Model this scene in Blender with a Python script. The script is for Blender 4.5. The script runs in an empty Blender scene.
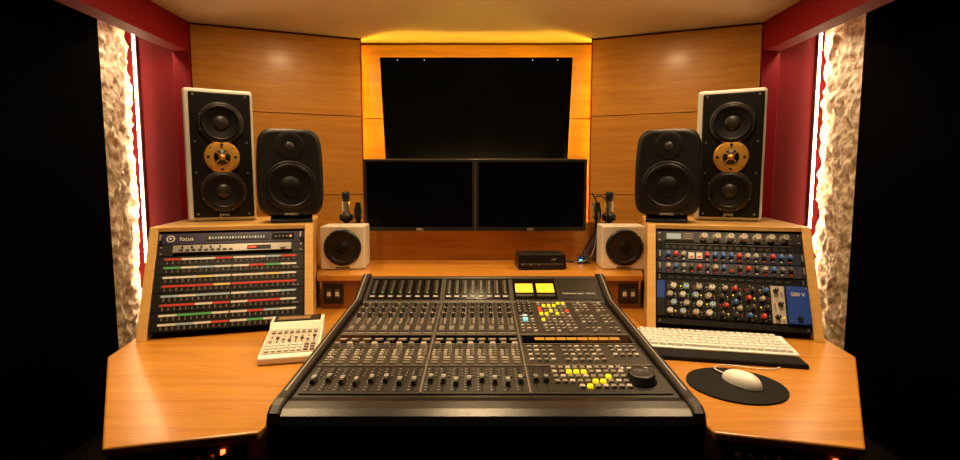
import bpy, bmesh, math, random
from mathutils import Matrix, Vector, noise
random.seed(7)
S=bpy.context.scene
R=math.radians
CX=-0.022
# ---------------------------------------------------------------- materials
def mat(name,col,rough=.5,metal=0,spec=.5,emit=None,es=0,coat=0,bump=0,bscale=200,var=0):
    m=bpy.data.materials.new(name); m.use_nodes=True
    nt=m.node_tree; b=nt.nodes['Principled BSDF']
    b.inputs['Base Color'].default_value=(*col,1)
    b.inputs['Roughness'].default_value=rough
    b.inputs['Metallic'].default_value=metal
    b.inputs['Specular IOR Level'].default_value=spec
    b.inputs['Coat Weight'].default_value=coat
    b.inputs['Coat Roughness'].default_value=.15
    if emit:
        b.inputs['Emission Color'].default_value=(*emit,1)
        b.inputs['Emission Strength'].default_value=es
    tc=nt.nodes.new('ShaderNodeTexCoord'); n=nt.nodes.new('ShaderNodeTexNoise')
    n.inputs['Scale'].default_value=bscale
    nt.links.new(tc.outputs['Object'],n.inputs['Vector'])
    if bump:
        bp=nt.nodes.new('ShaderNodeBump'); bp.inputs['Strength'].default_value=bump; bp.inputs['Distance'].default_value=.002
        nt.links.new(n.outputs['Fac'],bp.inputs['Height']); nt.links.new(bp.outputs['Normal'],b.inputs['Normal'])
    if var:
        cr=nt.nodes.new('ShaderNodeValToRGB')
        cr.color_ramp.elements[0].position=.3; cr.color_ramp.elements[1].position=.7
        cr.color_ramp.elements[0].color=(*[c*(1-var) for c in col],1)
        cr.color_ramp.elements[1].color=(*[min(1,c*(1+var)) for c in col],1)
        nt.links.new(n.outputs['Fac'],cr.inputs['Fac']); nt.links.new(cr.outputs['Color'],b.inputs['Base Color'])
    return m
def wood(name,c1,c2,scale=(1.2,20,20),rough=.35,coat=.2):
    m=bpy.data.materials.new(name); m.use_nodes=True
    nt=m.node_tree; b=nt.nodes['Principled BSDF']
    tc=nt.nodes.new('ShaderNodeTexCoord'); mp=nt.nodes.new('ShaderNodeMapping')
    mp.inputs['Scale'].default_value=scale
    n=nt.nodes.new('ShaderNodeTexNoise'); n.inputs['Scale'].default_value=1.6; n.inputs['Detail'].default_value=9; n.inputs['Distortion'].default_value=.6
    n2=nt.nodes.new('ShaderNodeTexNoise'); n2.inputs['Scale'].default_value=9; n2.inputs['Detail'].default_value=6
    mx=nt.nodes.new('ShaderNodeMix'); mx.data_type='FLOAT'; mx.inputs[0].default_value=.45
    cr=nt.nodes.new('ShaderNodeValToRGB')
    cr.color_ramp.elements[0].position=.36; cr.color_ramp.elements[1].position=.64
    cr.color_ramp.elements[0].color=(*c1,1); cr.color_ramp.elements[1].color=(*c2,1)
    L=nt.links.new
    L(tc.outputs['Object'],mp.inputs['Vector']); L(mp.outputs['Vector'],n.inputs['Vector']); L(mp.outputs['Vector'],n2.inputs['Vector'])
    L(n.outputs['Fac'],mx.inputs[2]); L(n2.outputs['Fac'],mx.inputs[3]); L(mx.outputs[0],cr.inputs['Fac'])
    L(cr.outputs['Color'],b.inputs['Base Color'])
    b.inputs['Roughness'].default_value=rough; b.inputs['Coat Weight'].default_value=coat; b.inputs['Coat Roughness'].default_value=.2
    b.inputs['Specular IOR Level'].default_value=.35
    return m
WOODP=wood('wood_panel',(.45,.180,.020),(.62,.280,.040),rough=.42)
WOODD=wood('wood_desk',(.46,.178,.020),(.66,.292,.042),rough=.30,coat=.35)
WOODE=wood('wood_edge_pale',(.64,.36,.10),(.76,.46,.16))
WOODK=wood('wood_dark',(.20,.070,.012),(.30,.11,.020))
RED=mat('red_paint',(.25,.0012,.010),.62,spec=.3,bump=.1)
REDD=mat('dark_red_paint',(.14,.0008,.005),.7,spec=.2,bump=.1)
CEIL=mat('ceiling_plaster',(.70,.52,.35),.85,bump=.15,bscale=60,var=.03)
BLKF=mat('black_acoustic_fabric',(.002,.002,.002),.95,spec=.02,bump=.3,bscale=400)
CARP=mat('carpet',(.006,.004,.003),.95,spec=.1,bump=.6,bscale=300,var=.3)
BLK=mat('black_plastic',(.007,.0065,.006),.38,spec=.45,bump=.05)
BLKM=mat('black_matte',(.004,.004,.004),.7,spec=.2)
CONS=mat('console_black',(.011,.0095,.0085),.28,spec=.5,bump=.10,bscale=500)
PANEL=mat('console_panel',(.027,.022,.018),.40,spec=.45)
PANEL2=mat('console_panel_dark',(.011,.009,.008),.38,spec=.4)
GLASS=mat('black_glass',(.002,.002,.002),.12,spec=.25)
SCREEN=mat('screen_off',(.002,.002,.002),.25,spec=.10)
BEZ=mat('bezel_grey',(.018,.017,.016),.38)
SILV=mat('silver',(.55,.52,.48),.3,metal=.9)
ALU=mat('aluminium_trim',(.22,.19,.165),.4,metal=.5)
GRYB=mat('grey_button',(.24,.21,.18),.4)
GRYL=mat('light_grey_cap',(.52,.47,.41),.35)
GRYD=mat('dark_grey_button',(.050,.044,.038),.4)
WHT=mat('white_plastic',(.86,.85,.82),.35)
KEYW=mat('white_keycap',(.80,.79,.76),.4)
CREAM=mat('cream_lacquer',(.86,.80,.66),.32)
SPKW=mat('speaker_white_lacquer',(.80,.78,.73),.35)
SPKB=mat('speaker_baffle_black',(.006,.0055,.005),.5,spec=.25,bump=.1,bscale=600)
GENG=mat('speaker_dark_grey',(.012,.0105,.010),.46,spec=.32,bump=.2,bscale=700)
CONE=mat('cone_black',(.005,.0045,.004),.55,spec=.25)
RUB=mat('rubber_surround',(.009,.008,.008),.4,spec=.35)
GOLD=mat('gold_cone',(.85,.45,.08),.35,metal=.5,bump=.1)
YEL=mat('yellow_lit',(.9,.75,.03),.4,emit=(1,.80,.01),es=.75)
REDL=mat('red_lit',(.8,.05,.02),.4,emit=(1,.08,.02),es=.7)
CYAN=mat('cyan_lit',(.2,.8,.85),.4,emit=(.3,.9,1),es=.6)
AMB=mat('amber_display',(.35,.16,.02),.4,emit=(1,.48,.06),es=.22)
VU=mat('meter_screen_yellow',(.8,.5,.03),.4,emit=(1,.58,.012),es=.85)
GREEN=mat('green_label',(.08,.42,.14),.5)
REDP=mat('red_label',(.60,.04,.03),.5)
BLUE=mat('blue_panel',(.010,.055,.36),.4)
BLUEK=mat('blue_knob',(.05,.15,.52),.4)
NAVY=mat('navy_panel',(.012,.020,.05),.35)
SLATE=mat('slate_panel',(.035,.036,.065),.35)
PURP=mat('purple_panel',(.018,.010,.050),.35)
LBL=mat('label_white',(.72,.70,.65),.5)
LBLB=mat('label_blue',(.35,.50,.66),.5)
LBLY=mat('label_yellow',(.78,.62,.22),.5)
REDLED=mat('red_led',(.9,.1,.05),.4,emit=(1,.08,.02),es=8)
WLED_GLINT=mat('white_led_and_glint',(.9,.9,.8),.4,emit=(1,.8,.55),es=1.0)
STRIP=mat('led_strip_warm',(1,.9,.7),.4,emit=(1,.72,.42),es=60)
BAR=mat('added_uplight_warm',(1,.8,.5),.4,emit=(1,.66,.25),es=55)  # glow of the added, unseen ceiling uplight
STRIPY=mat('led_strip_yellow',(1,.8,.3),.4,emit=(1,.72,.045),es=125)
TVGLOW=mat('added_tv_glow_yellow',(1,.8,.3),.4,emit=(1,.64,.05),es=42)
LAMP=mat('downlight_glow',(1,.9,.7),.4,emit=(1,.75,.5),es=6)
def stone():
    m=bpy.data.materials.new('rough_stone'); m.use_nodes=True
    nt=m.node_tree; b=nt.nodes['Principled BSDF']; L=nt.links.new
    tc=nt.nodes.new('ShaderNodeTexCoord')
    n=nt.nodes.new('ShaderNodeTexNoise'); n.inputs['Scale'].default_value=26; n.inputs['Detail'].default_value=8
    cr=nt.nodes.new('ShaderNodeValToRGB'); cr.color_ramp.elements[0].position=.36; cr.color_ramp.elements[1].position=.6
    cr.color_ramp.elements[0].color=(.40,.29,.18,1); cr.color_ramp.elements[1].color=(.84,.74,.58,1)
    bp=nt.nodes.new('ShaderNodeBump'); bp.inputs['Distance'].default_value=.018; bp.inputs['Strength'].default_value=1.0
    L(tc.outputs['Object'],n.inputs['Vector']); L(n.outputs['Fac'],cr.inputs['Fac']); L(cr.outputs['Color'],b.inputs['Base Color'])
    L(n.outputs['Fac'],bp.inputs['Height']); L(bp.outputs['Normal'],b.inputs['Normal']); b.inputs['Roughness'].default_value=.85
    return m
STONE=stone()
# ---------------------------------------------------------------- builder
class MB:
    def __init__(s): s.v=[];s.f=[];s.m=[];s.sm=[];s.mats=[];s.X=Matrix.Identity(4)
    def mi(s,m):
        if m not in s.mats: s.mats.append(m)
        return s.mats.index(m)
    def add(s,vs,fs,m,smooth=False):
        o=len(s.v); s.v+=[tuple(s.X@Vector(v)) for v in vs]; k=s.mi(m)
        for f in fs: s.f.append(tuple(i+o for i in f)); s.m.append(k); s.sm.append(smooth)
    def box(s,x0,x1,y0,y1,z0,z1,m,t=0):
        vs=[(x0,y0,z0),(x1,y0,z0),(x1,y1,z0),(x0,y1,z0),(x0+t,y0+t,z1),(x1-t,y0+t,z1),(x1-t,y1-t,z1),(x0+t,y1-t,z1)]
        s.add(vs,[(0,3,2,1),(4,5,6,7),(0,1,5,4),(1,2,6,5),(2,3,7,6),(3,0,4,7)],m)
    def cb(s,cx,cy,cz,sx,sy,sz,m,t=0): s.box(cx-sx/2,cx+sx/2,cy-sy/2,cy+sy/2,cz,cz+sz,m,t)
    def lathe(s,prof,m,c=(0,0,0),ax='z',seg=20,close=True):
        vs=[];fs=[]
        for (r,h) in prof:
            for i in range(seg):
                a=2*math.pi*i/seg; p,q=r*math.cos(a),r*math.sin(a)
                if ax=='z': v=(p,q,h)
                elif ax=='y': v=(p,-h,q)
                else: v=(h,p,q)
                vs.append((v[0]+c[0],v[1]+c[1],v[2]+c[2]))
        for j in range(len(prof)-1):
            for i in range(seg):
                k=(i+1)%seg; fs.append((j*seg+i,j*seg+k,(j+1)*seg+k,(j+1)*seg+i))
        s.add(vs,fs,m,True)
        if close:
            n=len(prof)-1
            s.add(vs[:seg],[tuple(range(seg))[::-1]],m); s.add(vs[n*seg:],[tuple(range(seg))],m)
    def cyl(s,c,r,h,m,ax='z',seg=14,r2=None): s.lathe([(r,0),(r2 if r2 is not None else r,h)],m,c,ax,seg)
    def prism(s,pts,m,ax,a,b):
        n=len(pts)
        def P(p,t):
            return (t,p[0],p[1]) if ax=='x' else ((p[0],p[1],t) if ax=='z' else (p[0],t,p[1]))
        vs=[P(p,a) for p in pts]+[P(p,b) for p in pts]
        fs=[tuple(range(n))[::-1],tuple(range(n,2*n))]+[(i,(i+1)%n,(i+1)%n+n,i+n) for i in range(n)]
        s.add(vs,fs,m)
    def build(s,name,parent=None,loc=None,rotz=0,bevel=0,bseg=2):
        me=bpy.data.meshes.new(name); me.from_pydata(s.v,[],s.f)
        for m in s.mats: me.materials.append(m)
        me.polygons.foreach_set('material_index',s.m); me.polygons.foreach_set('use_smooth',s.sm)
        me.update()
        bm=bmesh.new(); bm.from_mesh(me); bmesh.ops.recalc_face_normals(bm,faces=bm.faces); bm.to_mesh(me); bm.free()
        o=bpy.data.objects.new(name,me); S.collection.objects.link(o)
        if parent: o.parent=parent
        if loc: o.location=loc
        o.rotation_euler[2]=rotz
        if bevel:
            b=o.modifiers.new('bev','BEVEL'); b.width=bevel; b.segments=bseg; b.limit_method='ANGLE'; b.angle_limit=R(40)
        return o
def empty(name,loc=(0,0,0),rotz=0,M=None):
    e=bpy.data.objects.new(name,None); S.collection.objects.link(e); e.empty_display_size=.05
    if M is not None: e.matrix_world=M
    else: e.location=loc; e.rotation_euler[2]=rotz
    return e
def text(body,size,m,parent,M,name='label'):
    cu=bpy.data.curves.new(name,'FONT'); cu.body=body; cu.size=size; cu.extrude=.0003; cu.align_x='CENTER'
    cu.materials.append(m); o=bpy.data.objects.new(name,cu); S.collection.objects.link(o); o.parent=parent; o.matrix_local=M
    return o
def curve(name,pts,r,m,parent=None):
    cu=bpy.data.curves.new(name,'CURVE'); cu.dimensions='3D'; cu.bevel_depth=r; cu.bevel_resolution=2
    sp=cu.splines.new('NURBS'); sp.points.add(len(pts)-1); sp.use_endpoint_u=True; sp.order_u=4
    for i,p in enumerate(pts): sp.points[i].co=(*p,1)
    cu.materials.append(m); o=bpy.data.objects.new(name,cu); S.collection.objects.link(o)
    if parent: o.parent=parent
    return o
T=Matrix.Translation
def RX(a): return Matrix.Rotation(a,4,'X')
def RZ(a): return Matrix.Rotation(a,4,'Z')
FRONT=RX(R(90))
ZC=2.17
# ---------------------------------------------------------------- room shell
def simple(name,x0,x1,y0,y1,z0,z1,m,bev=0):
    b=MB(); b.box(x0,x1,y0,y1,z0,z1,m); return b.build(name,bevel=bev)
simple('floor',-2.25,2.25,-1.6,3.45,-.05,0,CARP)
simple('ceiling',-2.25,2.25,-1.6,3.45,ZC,ZC+.05,CEIL)
simple('wall_rear',-2.2,2.2,-1.6,-1.5,0,ZC,BLKF)
simple('wall_left',-2.15,-1.93,-1.5,2.605,0,ZC,BLKF)
simple('wall_right',1.945,2.15,-1.5,2.605,0,ZC,BLKF)
simple('trim_1',-1.93,-1.731,-1.5,2.52,ZC-.012,ZC,BLKF)
simple('trim_2',1.69,1.945,-1.5,2.52,ZC-.012,ZC,BLKF)
for sx,n in ((-1,3),(1,4)):
    a=CX+sx*1.608; c=CX+sx*1.708
    b=MB(); x0,x1=min(a,c),max(a,c)
    b.box(x0,x1,-1.5,2.885,2.006,ZC,RED); b.box(x0,x1,2.885,3.0,0,ZC,RED); b.build('trim_%d'%n,bevel=.003)
    d=CX+sx*2.17; x0,x1=min(c,d),max(c,d)
    simple('wall_red_'+('left' if sx<0 else 'right'),x0,x1,3.0,3.06,0,ZC,REDD)
for sx,nm,A,B in ((-1,'left',(-2.075,2.998),(-1.985,2.607)),(1,'right',(2.04,2.998),(1.995,2.607))):
    b=MB(); NU,NV=44,220; vs=[];fs=[]
    for j in range(NV+1):
        for i in range(NU+1):
            u=i/NU; z=ZC*j/NV; x=A[0]+(B[0]-A[0])*u; y=A[1]+(B[1]-A[1])*u
            p=Vector((y*9+sx*9,z*6,1.3)); w=noise.noise(p*.6)*.8
            r1=1-abs(noise.noise(p+Vector((w,w,0))))*2
            r2=1-abs(noise.noise(p*2.3+Vector((w,0,3))))*2
            d=r1*.024+r2*.014+noise.noise(p*5)*.007
            vs.append((x-sx*d,y,z))
    for j in range(NV):
        for i in range(NU):
            k=j*(NU+1)+i; fs.append((k,k+1,k+NU+2,k+NU+1))
    b.add(vs,fs,STONE,True); b.build('wall_stone_'+nm)
    b=MB(); xx=A[0]-sx*.066
    b.box(xx-.004,xx+.004,2.978,2.985,.35,2.14,STRIP); b.box(xx-.009,xx+.009,2.985,2.999,.33,2.16,ALU)
    b.build('led_light_strip')
def boards(b,x0,x1,y,zs,m,back):
    for z0,z1 in zs: b.box(x0,x1,y,y+.02,z0,z1,m)
    b.box(x0,x1,y+.02,y+.04,0,ZC,back)
ZS=[(0,.70),(.708,1.197),(1.202,1.687),(1.692,2.155)]
b=MB(); boards(b,CX-.98,CX+.98,3.30,ZS,WOODP,REDD); b.build('wall_back')
for sx in (-1,1):
    b=MB(); boards(b,0,.931,0,ZS,WOODP,REDD)
    if sx<0: b.box(.931,.938,-.002,.04,0,ZC,RED)
    else: b.box(-.007,0,-.002,.04,0,ZC,RED)
    if sx<0: b.build('wall_back_left',loc=(CX-1.60,2.885,0),rotz=R(19.8))
    else: b.build('wall_back_right',loc=(CX+.724,3.2,0),rotz=R(-19.8))
    b=MB(); x=CX+sx*.770
    b.box(x-.008,x+.008,3.270,3.276,.75,2.12,STRIPY); b.box(x-.012,x+.012,3.276,3.299,.73,2.14,ALU); b.build('cove_light_strip')
# ---------------------------------------------------------------- desk
desk=empty('studio_desk',(0,1.5,0))
def dk(b,name,bevel=0):
    o=b.build(name,desk,bevel=bevel); o.location=(0,-1.5,0); return o
b=MB()
pts=[(-.735,.93),(-.46,.995),(-.44,1.12),(.466,1.12),(.486,.995),(.750,.93),(1.120,1.45),(1.145,1.60),(1.40,2.38),(.82,2.50),(-.82,2.50),(-1.40,2.38),(-1.145,1.60),(-1.11,1.45)]
b.prism(pts,WOODD,'z',.730,.75); dk(b,'top',.004)
b=MB()
b.prism([(-.668,2.02),(.668,2.02),(.785,2.44),(-.785,2.44)],WOODD,'z',.868,.892)
dk(b,'shelf',.003)
b=MB(); b.box(-.655,.655,2.035,2.05,.7505,.8675,WOODK)
dk(b,'riser',.001)
b=MB(); b.box(-.785,.785,2.442,2.462,.7505,1.08,WOODD)
b.box(-.50,.46,2.464,2.484,1.05,1.075,ALU); b.box(-.49,.45,2.466,2.482,1.0755,1.078,BAR); dk(b,'upstand',.0)  # added glowing bar, hidden behind the upstand, brightens the ceiling
b=MB()
for x0,x1 in ((-.500,-.462),(.488,.526)): b.box(x0,x1,1.002,1.05,0,.7295,WOODD)
b.box(-1.05,1.07,2.3,2.34,0,.7295,WOODK)
b.box(-.44,.47,1.5,1.52,.05,.7295,BLKM)
dk(b,'legs')
def underrack(M):
    b=MB(); b.X=M; b.box(0,.25,0,.35,0,.605,BLKM)
    for k in range(13):
        z=.560-k*.045
        b.box(.003,.247,-.004,0,z,z+.042,BLK)
        for i in range(8): b.cyl((.03+i*.026,-.004,z+.02),.006,.010,GRYB if (i+k)%3 else GRYL,'y',10)
        for x in (.01,.24): b.cyl((x,-.004,z+.01),.003,.002,SILV,'y',8)
    b.box(.205,.213,-.010,-.003,.583,.592,REDLED)
    b.box(.18,.183,-.008,-.003,.575,.578,REDLED); b.box(.14,.143,-.008,-.003,.565,.568,WLED_GLINT)
    dk(b,'under_desk_rack')
underrack(T((-.735,.945,.124))@RZ(R(13)))
underrack(T((.506,1.003,.124))@RZ(R(-13)))
for x,nn in ((-.605,0),(.612,1)):
    b=MB(); b.box(-.04,.04,-.006,0,0,.082,BLK)
    for s in (-1,1):
        b.box(s*.017-.012,s*.017+.012,-.008,-.006,.02,.062,GRYD); b.box(s*.017-.008,s*.017+.008,-.011,-.008,.032,.050,LBL,.001)
    b.build('switch_plate',loc=(x,2.0345,.772),bevel=.0015)
# ---------------------------------------------------------------- rack cabinets
TH=math.atan(.19/.36)
def cabinet(origin,rz):
    e=empty('rack_cabinet',origin,rz)
    prof=[(0,.0005),(.19,.36),(.75,.36),(.75,.0005)]
    b=MB(); b.prism(prof,WOODE,'x',0,.030); b.prism(prof,WOODE,'x',.52,.55); b.build('sides',e,bevel=.002)
    b=MB(); b.box(.0305,.5195,.180,.75,.3445,.3595,WOODE); b.box(.0305,.5195,.73,.75,.001,.344,WOODK)
    b.build('top',e,bevel=.001)
    b=MB(); b.prism([(.07,.0008),(.240,.335),(.245,.335),(.075,.0008)],BLKM,'x',.031,.519); b.build('liner',e)
    return Matrix.Translation(origin)@RZ(rz)@T((.0335,.004,0))@RX(-TH)
U=.0444
def screws(b,z0,h):
    for x in (.01,.473):
        for z in (z0+.008,z0+h-.008): b.cyl((x,-.002,z),.0032,.0015,SILV,'y',8)
def knob(b,x,z,r,m,h=.014,cap=None):
    b.lathe([(r*1.15,0),(r*1.1,h*.3),(r,h*.35),(r*.9,h)],m,(x,-.002,z),'y',14)
    b.box(x-.0008,x+.0008,-.002-h-.0006,-.002-h,z,z+r*.85,cap or LBL)
def handles(b,h):
    for x in (.010,.473):
        b.box(x-.0025,x+.0025,-.020,-.004,h*.5-.011,h*.5-.008,SILV); b.box(x-.0025,x+.0025,-.020,-.004,h*.5+.008,h*.5+.011,SILV)
        b.box(x-.0025,x+.0025,-.023,-.020,h*.5-.011,h*.5+.011,SILV)
ML=cabinet((-1.12,1.585,.75),R(16))
MR=cabinet((.592,1.735,.75),R(-16))
z0=.025
def patch(zb,rows):
    e=empty('patch_bay',M=ML@T((0,0,zb)))
    b=MB(); H=1.5*U
    b.box(0,.483,-.004,.03,0,H-.0022,BLK); screws(b,0,H)
    for r,row in enumerate(rows):
        zz=.018+r*.0315
        b.box(.022,.462,-.0062,-.004,zz-.0015,zz+.0087,GRYD)
        for half in (0,1):
            for i in range(12):
                m=row[(i//3+half*4)%len(row)]
                x=.026+half*.218+i*.0178
                b.box(x,x+.0172,-.0075,-.0062,zz,zz+.0072,m)
        for q in (0,1):
            for i in range(24):
                x=.0345+i*.0178+(.005 if i>11 else 0); z=zz-.0115+q*.0060
                if z<.004: continue
                b.lathe([(.0030,0),(.0030,.0030),(.0016,.0030),(.0016,.0005)],ALU,(x,-.004,z),'y',8)
    b.build('panel',e)
    text('A B C D',.006,LBL,e,T((.455,-.0045,.006))@FRONT)
patch(z0+.002,[[LBL,LBLB,LBL,REDP,LBL,GREEN],[LBL,GREEN,GREEN,LBL,LBL,REDP,LBLB]])
patch(z0+.002+1.5*U,[[REDP,REDP,LBL,REDP,LBL],[LBLB,LBL,LBLB,LBLB,LBL]])
patch(z0+.002+3.0*U,[[REDP,REDP,REDP,LBLY,REDP,REDP],[LBL,LBL,LBLY,LBL]])
patch(z0+.002+4.5*U,[[GREEN,LBL,LBLB,LBL,LBL,REDP],[REDP,LBL,LBL,REDP,LBL,LBL,LBLB]])
e=empty('rack_audio_interface',M=ML@T((0,0,z0+6.08*U)))
b=MB(); b.box(0,.483,-.002,.035,0,U*.92,BLK); b.box(.05,.44,-.014,-.002,.008,U-.010,SILV); screws(b,0,U*.9)
for i in range(9): b.box(.07+i*.02,.082+i*.02,-.017,-.014,.013,.018,GRYD)
b.box(.29,.37,-.016,-.014,.012,.027,BLK); b.box(.295,.32,-.0168,-.016,.016,.023,REDL)
for i in range(5): b.cyl((.08+i*.03,-.014,.026),.0035,.004,BLK,'y',10)
b.cyl((.41,-.014,.020),.009,.010,GRYL,'y',16); b.build('chassis',e)
e=empty('rack_converter_unit',M=ML@T((0,0,z0+7.02*U)))
b=MB(); b.box(0,.483,-.004,.02,0,U*.94,PURP); handles(b,U*.94)
b.box(.15,.36,-.006,-.004,.012,.030,BLK)
for i in range(20): b.box(.16+i*.0095,.1655+i*.0095,-.0072,-.006,.017,.0255,LBLB if i%4 else LBL)
b.box(.372,.45,-.006,-.004,.01,.034,BLKM)
b.cyl((.038,-.004,.021),.013,.003,LBL,'y',24); b.cyl((.038,-.0071,.021),.0095,.001,PURP,'y',24); b.cyl((.038,-.0082,.021),.004,.001,LBL,'y',16)
for i in range(5): b.cyl((.385+i*.013,-.006,.021),.003,.003,REDLED if i==4 else GRYB,'y',10)
b.build('chassis',e); text('focus',.021,LBL,e,T((.088,-.0045,.014))@FRONT)
# right rack
e=empty('rack_preamp_unit',M=MR@T((0,0,z0+7*U)))
b=MB(); b.box(0,.483,-.003,.02,0,U*.96,BLK); screws(b,0,U*.96)
b.box(.03,.13,-.008,-.003,.006,.036,GRYD); b.box(.035,.085,-.009,-.008,.010,.032,LBLB)
for i in range(3): b.box(.095,.125,-.010,-.008,.010+i*.009,.015+i*.009,GRYB)
for i in range(7):
    x=.165+i*.044; b.cyl((x,-.003,.021),.0150,.002,GRYB,'y',20); knob(b,x,.021,.0115,GRYL if i<6 else SILV,.024,BLK)
    for a in range(9):
        t=math.pi*(-.2+1.4*a/8); b.cb(x+.0180*math.cos(t),-.0035,.021+.0180*math.sin(t),.0014,.001,.0014,LBL)
b.build('chassis',e)
e=empty('rack_blank_panel',M=MR@T((0,0,z0+6.3*U)))
b=MB(); b.box(0,.483,-.002,.03,0,U*.7-.002,BLKM); b.box(.03,.45,-.004,-.002,.022,.025,GRYD)
for i in range(18): b.box(.03+i*.024,.045+i*.024,-.003,-.002,.005,.017,BLK)
b.build('panel',e)
for q,(zz,base) in enumerate(((5.28,NAVY),(4.22,SLATE))):
    e=empty('rack_equalizer_unit',M=MR@T((0,0,z0+zz*U)))
    b=MB(); b.box(0,.483,-.006,.04,0,U*1.02-.0022,base); handles(b,U)
    for i in range(16):
        x=.040+i*.0265
        m=[BLUEK,GRYL,BLUEK,REDP,GRYD,BLUEK,GRYL,REDP][(i*3+q*2)%8] if q==0 else [GRYL,GRYD,REDP,GRYD,SILV,BLUEK][(i*5)%6]
        if (q==0 and i in(3,4)) or (q==1 and i==8):
            b.box(x-.010,x+.010,-.010,-.006,.010,.034,LBL if q==0 else GRYD); b.box(x-.006,x+.006,-.011,-.010,.014,.020,REDP); continue
        knob(b,x,.027,.0078,m,.020); b.box(x-.004,x+.004,-.010,-.006,.006,.011,[REDP,GRYB,LBL][i%3])
        for a in range(7):
            t=math.pi*(-.2+1.4*a/6); b.cb(x+.0118*math.cos(t),-.0065,.027+.0118*math.sin(t),.0012,.001,.0012,LBL)
    b.build('chassis',e)
e=empty('rack_blank_panel',M=MR@T((0,0,z0+3.62*U)))
b=MB(); b.box(0,.483,-.002,.03,0,U*.58-.002,BLKM); screws(b,0,.025)
for i in range(14): b.box(.04+i*.029,.058+i*.029,-.0035,-.002,.010,.014,GRYD)
b.build('panel',e)
e=empty('rack_module_frame',M=MR@T((0,0,z0+.5*U)))
HH=3.1*U
b=MB(); b.box(0,.483,-.003,.04,0,HH,BLK)
b.box(.415,.483,-.014,-.003,.004,HH-.004,BLUE,.001); b.box(0,.026,-.010,-.003,HH*.5,HH-.004,BLUE); b.box(0,.026,-.010,-.003,0.004,HH*.5-.001,BLK)
b.cyl((.449,-.014,.022),.008,.006,BLK,'y',16)
for z in (.012,HH-.012):
    for x in (.424,.474): b.cyl((x,-.014,z),.003,.002,SILV,'y',8)
for i in range(9):
    x0=.030+i*.0425; pm=[BLK,BLK,BLK,BLK,PANEL2,BLK,PANEL2,BLK,GRYL][i]
    b.box(x0,x0+.0405,-.007,-.003,.004,HH-.004,pm); cx=x0+.0205
    n=[4,4,4,4,4,5,4,4,3][i]
    for k in range(n):
        z=.024+k*(HH-.046)/(n-1)
        m=[GRYD,GRYL,BLUEK,GRYD,REDP][(i*2+k)%5]
        if i<4: m=[LBL,LBLB,GRYL][(i+k)%3]
        if i==8: m=BLK
        rr=.0095 if i<4 else .0072
        knob(b,cx+(.006 if k%2 else -.006),z,rr,m,.022,BLK if i<4 else LBL)
        xx=cx-(.012 if k%2 else -.012)
        b.box(xx-.002,xx+.002,-.0095,-.007,z-.002,z+.002,[YEL,REDP,LBL,GREEN][(i+k)%4])
        b.cyl((xx,-.007,z-.010),.0018,.008,SILV,'y',8)
        for a in range(6):
            t=math.pi*(-.2+1.4*a/5); q=rr*1.45; b.cb(cx+(.006 if k%2 else -.006)+q*math.cos(t),-.0075,z+q*math.sin(t),.0012,.001,.0012,LBL)
    for z in(.009,HH-.009): b.cyl((cx,-.007,z),.0028,.001,SILV,'y',8)
b.build('chassis',e); text('500 V',.018,LBL,e,T((.449,-.0145,HH*.72))@FRONT)
e=empty('rack_blank_panel',M=MR@T((0,0,z0))); b=MB(); b.box(0,.483,-.003,.03,0,.5*U-.002,BLK); screws(b,0,U*.45)
b.build('panel',e)
# ---------------------------------------------------------------- speakers
def tallspeaker(loc,rz):
    e=empty('studio_monitor_speaker',loc,rz); W,Hh,D=.256,.540,.30
    b=MB(); b.box(-W/2,W/2,0,D,0.001,Hh,SPKW); b.build('cabinet',e,bevel=.014,bseg=4)
    b=MB(); y=-.010
    b.box(-W/2+.022,W/2-.010,y,.001,.016,Hh-.016,SPKB); b.build('baffle',e,bevel=.004)
    b=MB(); X0=.006
    for z in (.124,.402):
        b.lathe([(.086,0),(.086,.005),(.079,.010),(.074,.010)],PANEL,(X0,y,z),'y',44,close=False)
        b.lathe([(.074,.010),(.070,.014),(.064,.014),(.060,.009)],RUB,(X0,y,z),'y',44,close=False)
        b.lathe([(.060,.010),(.042,.005),(.030,.002)],CONE,(X0,y,z),'y',44,close=False)
        b.lathe([(.031,.002),(.027,.008),(.016,.012),(.0005,.014)],PANEL,(X0,y,z),'y',28,close=False)
        for a in range(8):
            t=a*math.pi/4+.39; b.cyl((X0+.0815*math.cos(t),y-.008,z+.0815*math.sin(t)),.0032,.003,SILV,'y',8)
    z=.264
    b.lathe([(.066,0),(.066,.006),(.061,.010),(.034,.005),(.030,.006)],GOLD,(X0,y,z),'y',44,close=False)
    b.lathe([(.031,.005),(.030,.008),(.0005,.0085)],BLK,(X0,y,z),'y',30,close=False)
    b.lathe([(.013,.008),(.012,.013),(.0005,.017)],GOLD,(X0,y,z),'y',20,close=False)
    for k in range(4):
        t=k*math.pi/2+.78; ca,sa=math.cos(t),math.sin(t)
        def P(r,w): return (X0+r*ca-w*sa,z+r*sa+w*ca)
        b.prism([P(.012,-.002),P(.031,-.002),P(.031,.002),P(.012,.002)],GOLD,'y',y-.0125,y-.0075)
    for a in range(4):
        t=a*math.pi/2; b.cyl((X0+.050*math.cos(t),y-.007,z+.050*math.sin(t)),.0055,.003,BLK,'y',10)
    for a in range(4):
        t=a*math.pi/2+.78; b.cyl((X0+.057*math.cos(t),y-.008,z+.057*math.sin(t)),.003,.002,SILV,'y',8)
    for xx in(-.09,.10):
        for zz in(.03,.200,.325,.512): b.cyl((xx,y,zz),.0045,.002,SILV,'y',10)
    b.build('drivers',e); text('pmc',.022,LBL,e,T((X0,y-.001,.021))@FRONT)
tallspeaker((-1.072,2.085,1.1105),R(26)); tallspeaker((1.030,2.085,1.1105),R(-26))
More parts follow.
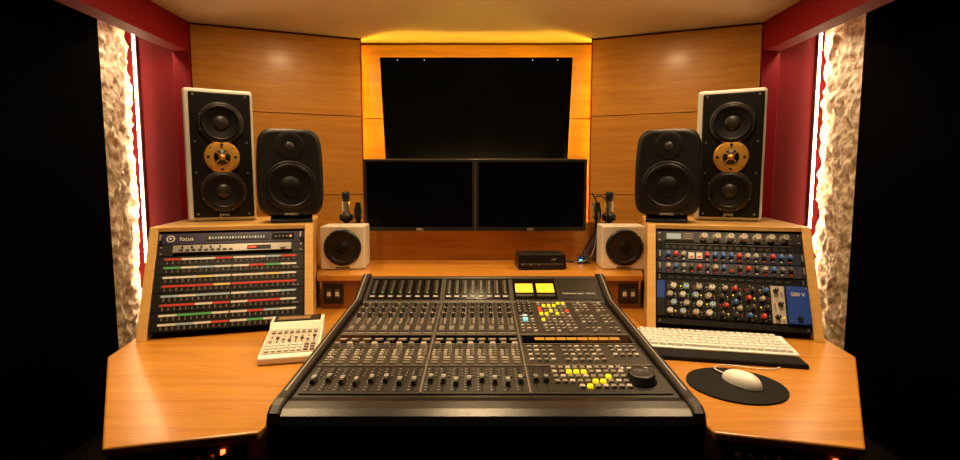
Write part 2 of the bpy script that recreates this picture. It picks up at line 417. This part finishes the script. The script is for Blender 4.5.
def nearfield(loc,rz):
    e=empty('nearfield_speaker',loc,rz); e.scale=(.92,.92,.92)
    b=MB(); W,Hh,D=.272,.375,.24; z0=.028
    nu=40; vs=[];fs=[]
    def se(w,h,n=5.5):
        out=[]
        for i in range(nu):
            t=2*math.pi*i/nu; c,s_=math.cos(t),math.sin(t)
            zz=h/2*math.copysign(abs(s_)**(2/n),s_)
            k=1-.05*max(0,zz/h*2)
            out.append((k*w/2*math.copysign(abs(c)**(2/n),c),zz))
        return out
    lay=[(.0,.86,.90),(.002,.92,.945),(.008,.955,.968),(.018,.985,.99),(.035,1,1),(.12,.99,.99),(.19,.90,.92),(.225,.74,.80),(.24,.5,.6)]
    for (y,a,c) in lay:
        for (px,pz) in se(W*a,Hh*c): vs.append((px,y,z0+Hh/2+pz))
    for j in range(len(lay)-1):
        for i in range(nu):
            k=(i+1)%nu; fs.append((j*nu+i,j*nu+k,(j+1)*nu+k,(j+1)*nu+i))
    b.add(vs,fs,GENG,True)
    n=(len(lay)-1)*nu; b.add(vs[:nu],[tuple(range(nu))],GENG); b.add(vs[n:],[tuple(range(nu))],GENG)
    b.build('body',e)
    b=MB(); zw=z0+.130; zt=z0+.300
    b.lathe([(.108,0),(.105,.005),(.100,.006),(.097,.004)],GENG,(0,0,zw),'y',48,close=False)
    b.lathe([(.098,.003),(.092,.009),(.085,.009),(.080,.003)],RUB,(0,0,zw),'y',48,close=False)
    b.lathe([(.081,.004),(.060,.002),(.042,.001)],CONE,(0,0,zw),'y',48,close=False)
    b.lathe([(.043,.001),(.036,.008),(.020,.013),(.0005,.015)],CONE,(0,0,zw),'y',30,close=False)
    b.lathe([(.060,0),(.056,.002),(.040,.001),(.020,.0008)],GENG,(0,0,zt),'y',44,close=False)
    b.lathe([(.018,.0008),(.015,.006),(.008,.009),(.0005,.010)],GRYD,(0,0,zt),'y',24,close=False)
    b.cyl((.06,0,z0+.010),.0025,.002,GREEN,'y',8)
    b.build('drivers',e); text('GENELEC',.013,LBL,e,T((0,-.001,z0+.006))@FRONT)
    b=MB(); b.prism([(-.004,.001),(-.002,.014),(.05,.034),(.17,.034),(.19,.014),(.19,.001)],RUB,'x',-.085,.085); b.build('stand',e,bevel=.003)
nearfield((-.745,1.975,1.1105),R(20)); nearfield((.738,1.975,1.1105),R(-20))
def cube_speaker(loc,rz):
    e=empty('mini_speaker',loc,rz); W=.190
    b=MB(); b.box(-W/2,W/2,0,.17,.001,W,CREAM); b.build('cabinet',e,bevel=.006,bseg=3)
    b=MB(); b.lathe([(.080,0),(.080,.005),(.073,.009)],BLK,(0,0,.097),'y',44,close=False)
    b.lathe([(.074,.008),(.069,.011),(.062,.010),(.058,.005)],RUB,(0,0,.097),'y',44,close=False)
    b.lathe([(.059,.006),(.04,.003),(.026,.001)],PANEL2,(0,0,.097),'y',44,close=False)
    b.lathe([(.027,.001),(.022,.006),(.0005,.010)],CONE,(0,0,.097),'y',30,close=False)
    for a in range(4):
        t=a*math.pi/2+.78; b.cyl((.077*math.cos(t),-.006,.097+.077*math.sin(t)),.003,.003,SILV,'y',8)
    b.box(-.03,.03,-.001,0,.005,.011,GRYD)
    b.build('driver',e)
cube_speaker((-.598,2.16,.892),R(5)); cube_speaker((.628,2.16,.892),R(-5))
# ---------------------------------------------------------------- TV
M=T((-.022,3.20,1.36))@RX(R(12))
e=empty('wall_television',M=M)
b=MB(); b.box(-.574,.574,0,.045,0,.672,BLK); b.build('housing',e,bevel=.006)
b=MB(); b.box(-.574,.574,-.006,0,0,.022,GLASS); b.box(-.574,.574,-.006,0,.642,.672,GLASS); b.box(-.574,-.548,-.006,0,.022,.642,GLASS); b.box(.548,.574,-.006,0,.022,.642,GLASS)
b.box(-.548,.548,-.002,0,.022,.642,SCREEN)
for x in (-.47,-.31,.335,.485): b.cyl((x,-.006,.657),.0028,.002,WLED_GLINT,'y',12)  # reflected spots put in as small glowing dots on the bezel
b.build('screen',e)
b=MB(); b.box(-.2,.2,.045,.075,.25,.45,BLKM); b.box(-.05,.05,.045,.11,.10,.2,BLKM); b.build('wall_mount',e)
b=MB()
for s in (-1,1): b.box(s*.545-.005,s*.545+.005,.0455,.049,.08,.64,TVGLOW)
b.box(-.5,.5,.0455,.049,.640,.650,TVGLOW); b.build('added_wall_glow',e)  # added glow strips behind the set, widen the cove glow on the wall
# ---------------------------------------------------------------- monitors
def monitor(x):
    e=empty('computer_monitor',(x,2.35,1.043)); W,Hh=.521,.338; t=.014
    b=MB(); b.box(-W/2,W/2,0,.03,0,Hh,ALU); b.box(-.16,.16,.03,.055,.05,.29,BLK); b.build('housing',e,bevel=.002)
    b=MB(); k=.0018
    for q in ((-W/2+k,W/2-k,k,t+.006),(-W/2+k,W/2-k,Hh-t,Hh-k)): b.box(q[0],q[1],-.006,-.0003,q[2],q[3],BEZ)
    for q in ((-W/2+k,-W/2+t),(W/2-t,W/2-k)): b.box(q[0],q[1],-.006,-.0003,t+.006,Hh-t,BEZ)
    b.box(-W/2+t,W/2-t,-.002,-.0003,t+.006,Hh-t,SCREEN)
    for i in range(5): b.box(W/2-.10+i*.014,W/2-.092+i*.014,-.007,-.006,.008,.011,GRYD)
    b.build('screen',e); text('DELL',.015,LBL,e,T((0,-.0065,.005))@FRONT)
    b=MB(); b.box(-.05,.05,.055,.07,.10,.20,BLKM); b.box(-.02,.02,.07,.0915,.002,.18,BLKM); b.build('bracket',e)
monitor(-.2832); monitor(.2392)
for x,s in ((-.645,1),(.622,-1)):
    e=empty('monitor_arm_pole',(x,2.408,.892))
    b=MB(); b.lathe([(.030,.001),(.030,.012),(.012,.016),(.012,.19),(.032,.20),(.034,.225),(.018,.232),(.016,.30),(.020,.305),(.020,.33),(.012,.338)],BLK,(0,0,0),'z',20)
    b.lathe([(.0185,.24),(.019,.29)],SILV,(0,0,0),'z',20,close=False)
    b.lathe([(.02,.001),(.011,.006),(.011,.2),(.020,.21),(.020,.25),(.014,.27),(.014,.285)],BLK,(s*.058,0,0),'z',16)
    b.build('pole',e)
e=empty('network_router',(.272,2.15,.892),R(3))
b=MB(); b.box(-.106,.106,0,.14,.004,.068,BLK,.004); b.build('case',e,bevel=.004,bseg=3)
b=MB()
for x in(-.08,.08):
    for y in(.02,.12): b.cyl((x,y,0.0005),.008,.004,RUB)
b.box(-.09,.09,-.0005,.001,.02,.03,GRYD)
for i in range(8): b.box(-.09+i*.012,-.085+i*.012,-.001,.0,.024,.027,LBL if i%3==0 else GRYD)
for i in range(10): b.box(-.08+i*.017,-.072+i*.017,.03,.12,.068,.0688,BLKM)
b.build('details',e); text('NET',.012,GRYL,e,T((.05,.0015,.042))@FRONT)
Z=(.5,2.4,.9); e=empty('cable_bundle',Z)
for pts,m,r in (([(.55,2.41,1.20),(.60,2.38,1.23),(.62,2.36,1.10),(.57,2.40,1.02),(.52,2.36,.93),(.47,2.33,.90)],BLK,.0035),
              ([(.53,2.42,1.15),(.58,2.38,1.16),(.56,2.40,1.05),(.55,2.36,.95),(.50,2.3,.897),(.43,2.28,.91)],GRYB,.003),
              ([(.54,2.42,1.22),(.60,2.40,1.13),(.54,2.41,1.0),(.50,2.40,.95),(.46,2.3,.897),(.40,2.30,.91)],BLK,.004),
              ([(.54,2.42,1.18),(.57,2.40,1.05),(.54,2.42,.96),(.48,2.36,.90),(.44,2.3,.897),(.37,2.30,.91)],BLUEK,.003)):
    c=curve('cable',[tuple(p[i]-Z[i] for i in range(3)) for p in pts],r,m,e)
b=MB(); b.box(-.04,-.015,-.08,-.05,-.007,.022,BLUE); b.box(-.012,.012,-.09,-.055,-.007,.03,GRYD); b.box(-.036,-.02,-.083,-.08,.002,.014,CYAN); b.build('plugs',e,bevel=.002)
# ---------------------------------------------------------------- console
OX=.013
con=empty('mixing_console',(OX,1.45,.75)); con.scale=(.970,1,1)
def cn(b,name,bevel=0,bseg=2):
    o=b.build(name,con,bevel=bevel,bseg=bseg); o.location=(0,-1.45,-.75); return o
prof=[(1.06,.712),(1.005,.712),(.988,.718),(.979,.732),(.977,.772),(.984,.789),(1.000,.798),(1.03,.801),(1.05,.80),(1.70,.852),(1.85,.915),(1.885,.912),(1.885,.7515),(1.125,.7515),(1.11,.7505),(1.06,.7505)]
b=MB(); b.prism(prof,CONS,'x',-.437,.437); cn(b,'body',.002)
pc=[(1.06,.714),(1.01,.714),(.992,.720),(.983,.734),(.981,.774),(.988,.793),(1.005,.804),(1.03,.808),(1.05,.809),(1.70,.864),(1.855,.928),(1.892,.922),(1.892,.7515),(1.11,.7515),(1.06,.7505)]
b=MB()
for s in(-1,1):
    a,c=sorted((s*.4372,s*.466)); b.prism(pc,CONS,'x',a,c)
cn(b,'side_cheeks',.006,3)
TRIM=mat('console_side_trim',(.40,.36,.31),.35,metal=.6)
b=MB()
for s in(-1,1):
    for (p,q) in (((1.06,.8105),(1.70,.8655)),((1.70,.8655),(1.852,.9285))):
        a,c=sorted((s*.4505,s*.4545)); b.prism([(p[0],p[1]-.003),(q[0],q[1]-.003),(q[0],q[1]+.0012),(p[0],p[1]+.0012)],TRIM,'x',a,c)
cn(b,'side_trim')
MM=T((0,1.05,.80))@RX(math.atan(.08)); LEN=.652
MBR=T((0,1.70,.852))@RX(math.atan(.063/.15))
BAYS=[(-.425,-.152),(-.146,.098),(.104,.425)]
b=MB(); b.X=MM
for k,(x0,x1) in enumerate(BAYS):
    b.box(x0,x1,.012,LEN-.004,.0003,.003,PANEL)
    b.box(x0+.004,x1-.004,.018,.145,.003,.0036,PANEL2)
    b.box(x0+.004,x1-.004,.292,.345,.003,.0045,GLASS)
    b.box(x0,x1,.148,.152,.003,.0055,ALU); b.box(x0,x1,.352,.356,.003,.0055,TRIM); b.box(x0,x1,.284,.287,.003,.005,ALU)
for x in(-.149,.101): b.box(x-.002,x+.002,.01,LEN,.0003,.0062,ALU)
b.box(-.43,.43,LEN-.006,LEN,.0003,.006,TRIM)
cn(b,'control_surface')
b=MB(); b.X=MM
def cap(x,v,m,w=.009,d=.007,h=.005): b.cb(x,v,.003,w,d,h,m,.0012)
for k in (0,1):
    x0,x1=BAYS[k]; st=(x1-x0)/8
    for i in range(8):
        x=x0+st*(i+.5)
        for v in (.612,.560,.508):
            b.lathe([(.0074,.003),(.0066,.006),(.0058,.016),(.005,.017)],GRYD,(x,v,0),'z',12); b.cb(x,v+.002,.017,.0022,.007,.0007,LBL)
            for a in range(7):
                t=math.pi*(-.2+1.4*a/6); b.cb(x+.0115*math.cos(t),v+.0115*math.sin(t),.003,.0014,.0014,.0008,LBL)
        for v in (.636,.586,.534):
            cap(x-.006,v,GRYB,.007,.006); cap(x+.006,v,GRYB if (i+k)%3 else GRYL,.007,.006)
        for v in (.482,.466,.450,.434):
            m2=GRYL if v>.44 else GRYB
            cap(x-.006,v,GRYB,.008,.007); cap(x+.006,v,m2,.008,.007)
        for v in (.414,.398,.384): cap(x,v,GRYL if v>.39 else GRYB,.016,.006)
        b.box(x-st*.42,x+st*.42,.366,.372,.003,.0038,GRYB)
        b.cb(x,.318,.0045,st*.8,.020,.0004,PANEL2); b.cb(x,.322,.0049,st*.6,.0025,.0003,LBL); b.cb(x,.314,.0049,st*.5,.002,.0003,AMB)
        b.lathe([(.0100,.003),(.009,.007),(.008,.018),(.007,.019)],GRYL if i%2 else GRYB,(x,.262,0),'z',14); b.cb(x,.265,.019,.002,.008,.0007,BLK)
        for v in (.238,.224,.210): cap(x-.0065,v,GRYL,.010,.008); cap(x+.0065,v,GRYB,.010,.008)
        for v in (.192,.176,.162): cap(x,v,GRYB if v<.18 else GRYL,.020,.008)
        b.box(x-.0016,x+.0016,.022,.140,.0036,.0042,BLKM)
        for q in range(9): b.cb(x-.009,.028+q*.013,.0036,.005,.0010,.0004,LBL)
        for v in (.120,.105,.090): cap(x+.011,v,GRYB,.005,.007)
        fv=.066+.009*math.sin(i*1.7+k)
        b.box(x-.0062,x+.0062,fv-.014,fv+.014,.006,.015,GRYD,.002); b.box(x-.005,x+.005,fv-.0013,fv+.0013,.015,.0156,LBL)
        b.box(x-.005,x+.005,fv+.005,fv+.0100,.0125,.0154,GRYL)
x0,x1=BAYS[2]
cols=[x0+.015+i*.0178 for i in range(17)]
yel={(5,1),(6,1),(6,3),(7,1),(8,0),(9,0),(4,4),(5,4),(7,4),(4,6)}; redc={(4,2),(4,3),(9,3)}
rv=[.636,.612,.584,.558,.532,.504,.476,.450,.424,.398,.376]
for ci,x in enumerate(cols):
    if ci in (3,10,14): continue
    for ri,v in enumerate(rv):
        if ri in(4,8) and ci>10: continue
        if ri==10 and ci%2: continue
        m=GRYB if (ci*5+ri*3)%4 else GRYL
        if (ci,ri) in yel: m=YEL
        if (ci,ri) in redc: m=REDL
        if ci<3 and ri<5:
            b.lathe([(.0068,.003),(.006,.013),(.005,.014)],GRYD,(x,v,0),'z',12); b.cb(x,v+.002,.014,.002,.006,.0006,LBL); continue
        cap(x,v,m,.012,.011,.006)
b.cb(cols[1]-.004,.505,.003,.016,.020,.007,LBLB,.001); b.cb(cols[1]-.004,.475,.003,.016,.016,.007,CYAN,.001)
for i in range(8): b.cb(x0+.055+i*.031,.322,.0045,.028,.018,.0004,AMB)
for i in range(16):
    x=x0+.018+i*.0188
    for v in (.262,.236,.210,.180):
        if (i in(4,11)): continue
        if v==.180 and i>11: continue
        cap(x,v,GRYL if (i+int(v*100))%3==0 else GRYB,.013,.012,.006)
for i in range(2):
    x=x0+.016+i*.024
    b.box(x-.0016,x+.0016,.022,.140,.0036,.0042,BLKM); fv=.075
    b.box(x-.0065,x+.0065,fv-.014,fv+.014,.006,.015,GRYD,.002); b.box(x-.005,x+.005,fv-.0013,fv+.0013,.015,.0156,LBL)
ys={(4,0),(5,1),(6,1),(3,3),(4,3),(7,2),(2,3)}
for i in range(10):
    for j,v in enumerate((.040,.064,.088,.112,.134)):
        x=x0+.066+i*.0182
        if j==0 and i<3: continue
        cap(x,v,YEL if (i,j) in ys else (GRYB if (i+j)%3 else GRYL),.0135,.014,.006)
JX=.371
b.lathe([(.036,.0036),(.036,.006),(.032,.008),(.031,.022),(.028,.0245),(.020,.0235),(.001,.023)],BLK,(JX,.072,0),'z',36)
b.cyl((JX+.014,.080,.0236),.006,.001,GRYD)
for i in range(4): cap(.34+i*.02,.130,GRYL,.014,.012)
cn(b,'controls')
b=MB(); b.X=MBR
b.box(-.43,.43,.004,.160,.0003,.003,PANEL2)
b.box(-.42,-.158,.02,.145,.003,.005,GLASS); b.box(-.142,.094,.02,.145,.003,.005,GLASS); b.box(.108,.268,.02,.145,.003,.005,GLASS); b.box(.276,.42,.02,.145,.003,.0045,CONS)
for (a,c) in ((-.42,-.158),(-.142,.094)):
    st=(c-a)/8
    for i in range(8):
        x=a+st*(i+.5)
        b.box(x-.0045,x+.0045,.055,.135,.005,.0056,PANEL)
        for q in range(12):
            b.cb(x-.009,.057+q*.0068,.005,.0025,.0012,.0005,GRYB); b.cb(x+.001,.056+q*.0068,.0056,.006,.004,.0004,PANEL if q>0 else GREEN)
        b.box(x-.011,x+.011,.028,.044,.005,.0056,PANEL); b.box(x-.008,x+.006,.033,.037,.0056,.006,LBL)
for a,c in ((.118,.182),(.196,.260)):
    b.box(a,c,.058,.112,.005,.0065,VU)
    mx=(a+c)/2
    for q in range(9):
        t=math.pi*(.2+.6*q/8); b.cb(mx+.026*math.cos(t),.066+.030*math.sin(t),.0065,.0014,.004,.0004,BLK)
    b.prism([(mx-.0007,.062),(mx+.0007,.062),(mx-.0148,.092),(mx-.0158,.092)],BLK,'z',.0065,.0069)
    b.box(a,c,.035,.048,.005,.0056,PANEL)
b.box(-.43,.43,.147,.158,.003,.0055,PANEL)
cn(b,'meter_bridge')
text('Solid State Logic - Matrix',.0118,LBL,con,T((0,-1.45,-.75))@MBR@T((.348,.05,.0046)))
b=MB(); b.box(-.43,.43,1.07,1.115,.60,.7115,BLKM); cn(b,'recess_shade_panel')  # black panel stands in for the shade of the recess under the desk
# ---------------------------------------------------------------- remote controller left
e=empty('remote_controller',M=T((-.548,1.388,.7505))@RZ(R(13)))
b=MB(); pr=[(0,.002),(0,.020),(.012,.026),(.20,.050),(.215,.066),(.275,.072),(.28,.060),(.28,.002)]
b.prism(pr,CREAM,'x',-.083,.083); b.build('case',e,bevel=.004,bseg=3)
b=MB(); b.X=T((0,.012,.026))@RX(math.atan(.024/.188))
b.box(-.076,.076,.006,.182,.0003,.002,mat('remote_panel',(.50,.45,.37),.5))
for i in range(8):
    x=-.062+i*.0178
    b.box(x-.0015,x+.0015,.075,.125,.002,.0026,BLKM); f=.085+.03*((i*37)%10)/10; b.box(x-.005,x+.005,f-.005,f+.005,.0026,.009,GRYB if i%2 else LBL,.001)
    for v in (.018,.036,.054): b.cb(x,v,.002,.013,.012,.005,LBL if i<6 else GRYB,.001)
    b.cb(x,.145,.002,.012,.009,.004,GRYB,.001); b.cb(x,.163,.002,.012,.009,.004,LBL,.001)
b.X=T((0,.215,.066))@RX(math.atan(.006/.06))
b.box(-.072,.072,.006,.052,.0003,.003,BLK); b.box(-.062,.040,.014,.044,.003,.0036,mat('lcd_amber_dim',(.10,.06,.03),.3,emit=(1,.4,.1),es=.12))
for i in range(9): b.box(-.056+i*.0105,-.050+i*.0105,.022,.036,.0036,.004,AMB)
b.build('controls',e)
# ---------------------------------------------------------------- keyboard
e=empty('computer_keyboard',M=T((.733,1.538,.7505))@RZ(R(-12)))
b=MB(); b.prism([(-.075,.010),(-.075,.016),(.075,.028),(.078,.010)],WHT,'x',-.222,.222); b.build('case',e,bevel=.003)
b=MB(); b.X=T((0,-.075,.016))@RX(math.atan(.012/.15))
for j in range(6):
    v=.012+j*.0228
    x=-.216
    while x<.214:
        w=.0178
        if j==0 and -.12<x<-.03 : w=.105
        if j==0 and x<-.12: w=.022
        if j in(1,2) and x<-.20: w=.030
        if x+w>.217: break
        b.box(x,x+w,v,v+.0175,.0005,.0075,KEYW,.0015); x+=w+.002
b.build('keys',e)
b=MB()
b.box(-.205,-.19,-.06,.06,.0005,.0098,WHT); b.box(.19,.205,-.06,.06,.0005,.0098,WHT); b.build('feet',e)
e=empty('wrist_rest',M=T((.702,1.425,.7505))@RZ(R(-12)))
b=MB(); b.box(-.205,.225,-.036,.036,0.0005,.014,BLKM,.003); b.build('pad',e,bevel=.005,bseg=3)
b=MB(); b.cyl((0,0,0),.117,.004,BLKM,'z',56); b.build('mouse_pad',loc=(.652,1.235,.7505),bevel=.001)
e=empty('computer_mouse',M=T((.670,1.238,.7548))@RZ(R(22)))
b=MB(); vs=[];fs=[]; nu,nv=28,10
for j in range(nv+1):
    a=math.pi/2*j/nv
    for i in range(nu):
        t=2*math.pi*i/nu; rr=math.cos(a)**.7 if j<nv else .001
        vs.append((.031*rr*math.cos(t),.055*rr*math.sin(t)*(1+.03*math.sin(t)),.001+.030*math.sin(a)**1.0*(1-.10*math.sin(t)*rr)))
for j in range(nv):
    for i in range(nu):
        k=(i+1)%nu; fs.append((j*nu+i,j*nu+k,(j+1)*nu+k,(j+1)*nu+i))
b.add(vs,fs,WHT,True); b.add(vs[:nu],[tuple(range(nu))],WHT); b.cyl((0,.033,.0262),.0035,.002,GRYB,'z',12)
b.build('body',e)
c=curve('cord',[(0,.054,.008),(-.002,.085,.006),(.02,.115,.004),(.07,.115,.001),(.11,.08,.000),(.15,.045,-.002),(.20,.04,-.003),(.25,.09,-.002),(.25,.15,-.002),(.22,.19,-.002)],.0018,WHT,e)
# ---------------------------------------------------------------- lights
def down(x,y,w,size=.14,col=(1,.69,.355),spread=180):
    b=MB(); b.lathe([(size*.5+.02,0),(size*.5+.02,-.006),(size*.5,-.006),(size*.5,0)],ALU,(0,0,0),'z',28,close=False)
    b.cyl((0,0,-.002),size*.5-.002,.001,LAMP,'z',28); b.build('recessed_downlight',loc=(x,y,ZC-.0005))
    ld=bpy.data.lights.new('downlight_lamp','AREA'); ld.shape='DISK'; ld.size=size; ld.energy=w; ld.color=col; ld.spread=R(spread)
    o=bpy.data.objects.new('downlight_lamp',ld); S.collection.objects.link(o); o.location=(x,y,ZC-.012)
for x in (-.90,.88):
    down(x,1.25,3.8,spread=95); down(x,1.75,4.2,spread=130)
    down(x*1.08,2.38,6.8)
down(-.02,1.15,3.2,spread=100); down(-.02,1.7,5.2,spread=120); down(-.02,2.4,6)
for x in (-1.84,1.80): down(x,2.78,1.8,size=.10,col=(1,.74,.46),spread=120)
w=bpy.data.worlds.new('World'); S.world=w; w.use_nodes=True
w.node_tree.nodes['Background'].inputs[0].default_value=(1,.6,.35,1); w.node_tree.nodes['Background'].inputs[1].default_value=.01
# ---------------------------------------------------------------- camera
cd=bpy.data.cameras.new('camera'); cam=bpy.data.objects.new('camera',cd); S.collection.objects.link(cam)
cam.location=(0,0,1.26); cam.rotation_euler=(R(90-5.14),0,0); cd.sensor_width=36; cd.lens=18.75; cd.clip_start=.02
S.camera=cam
S.view_settings.view_transform='Standard'
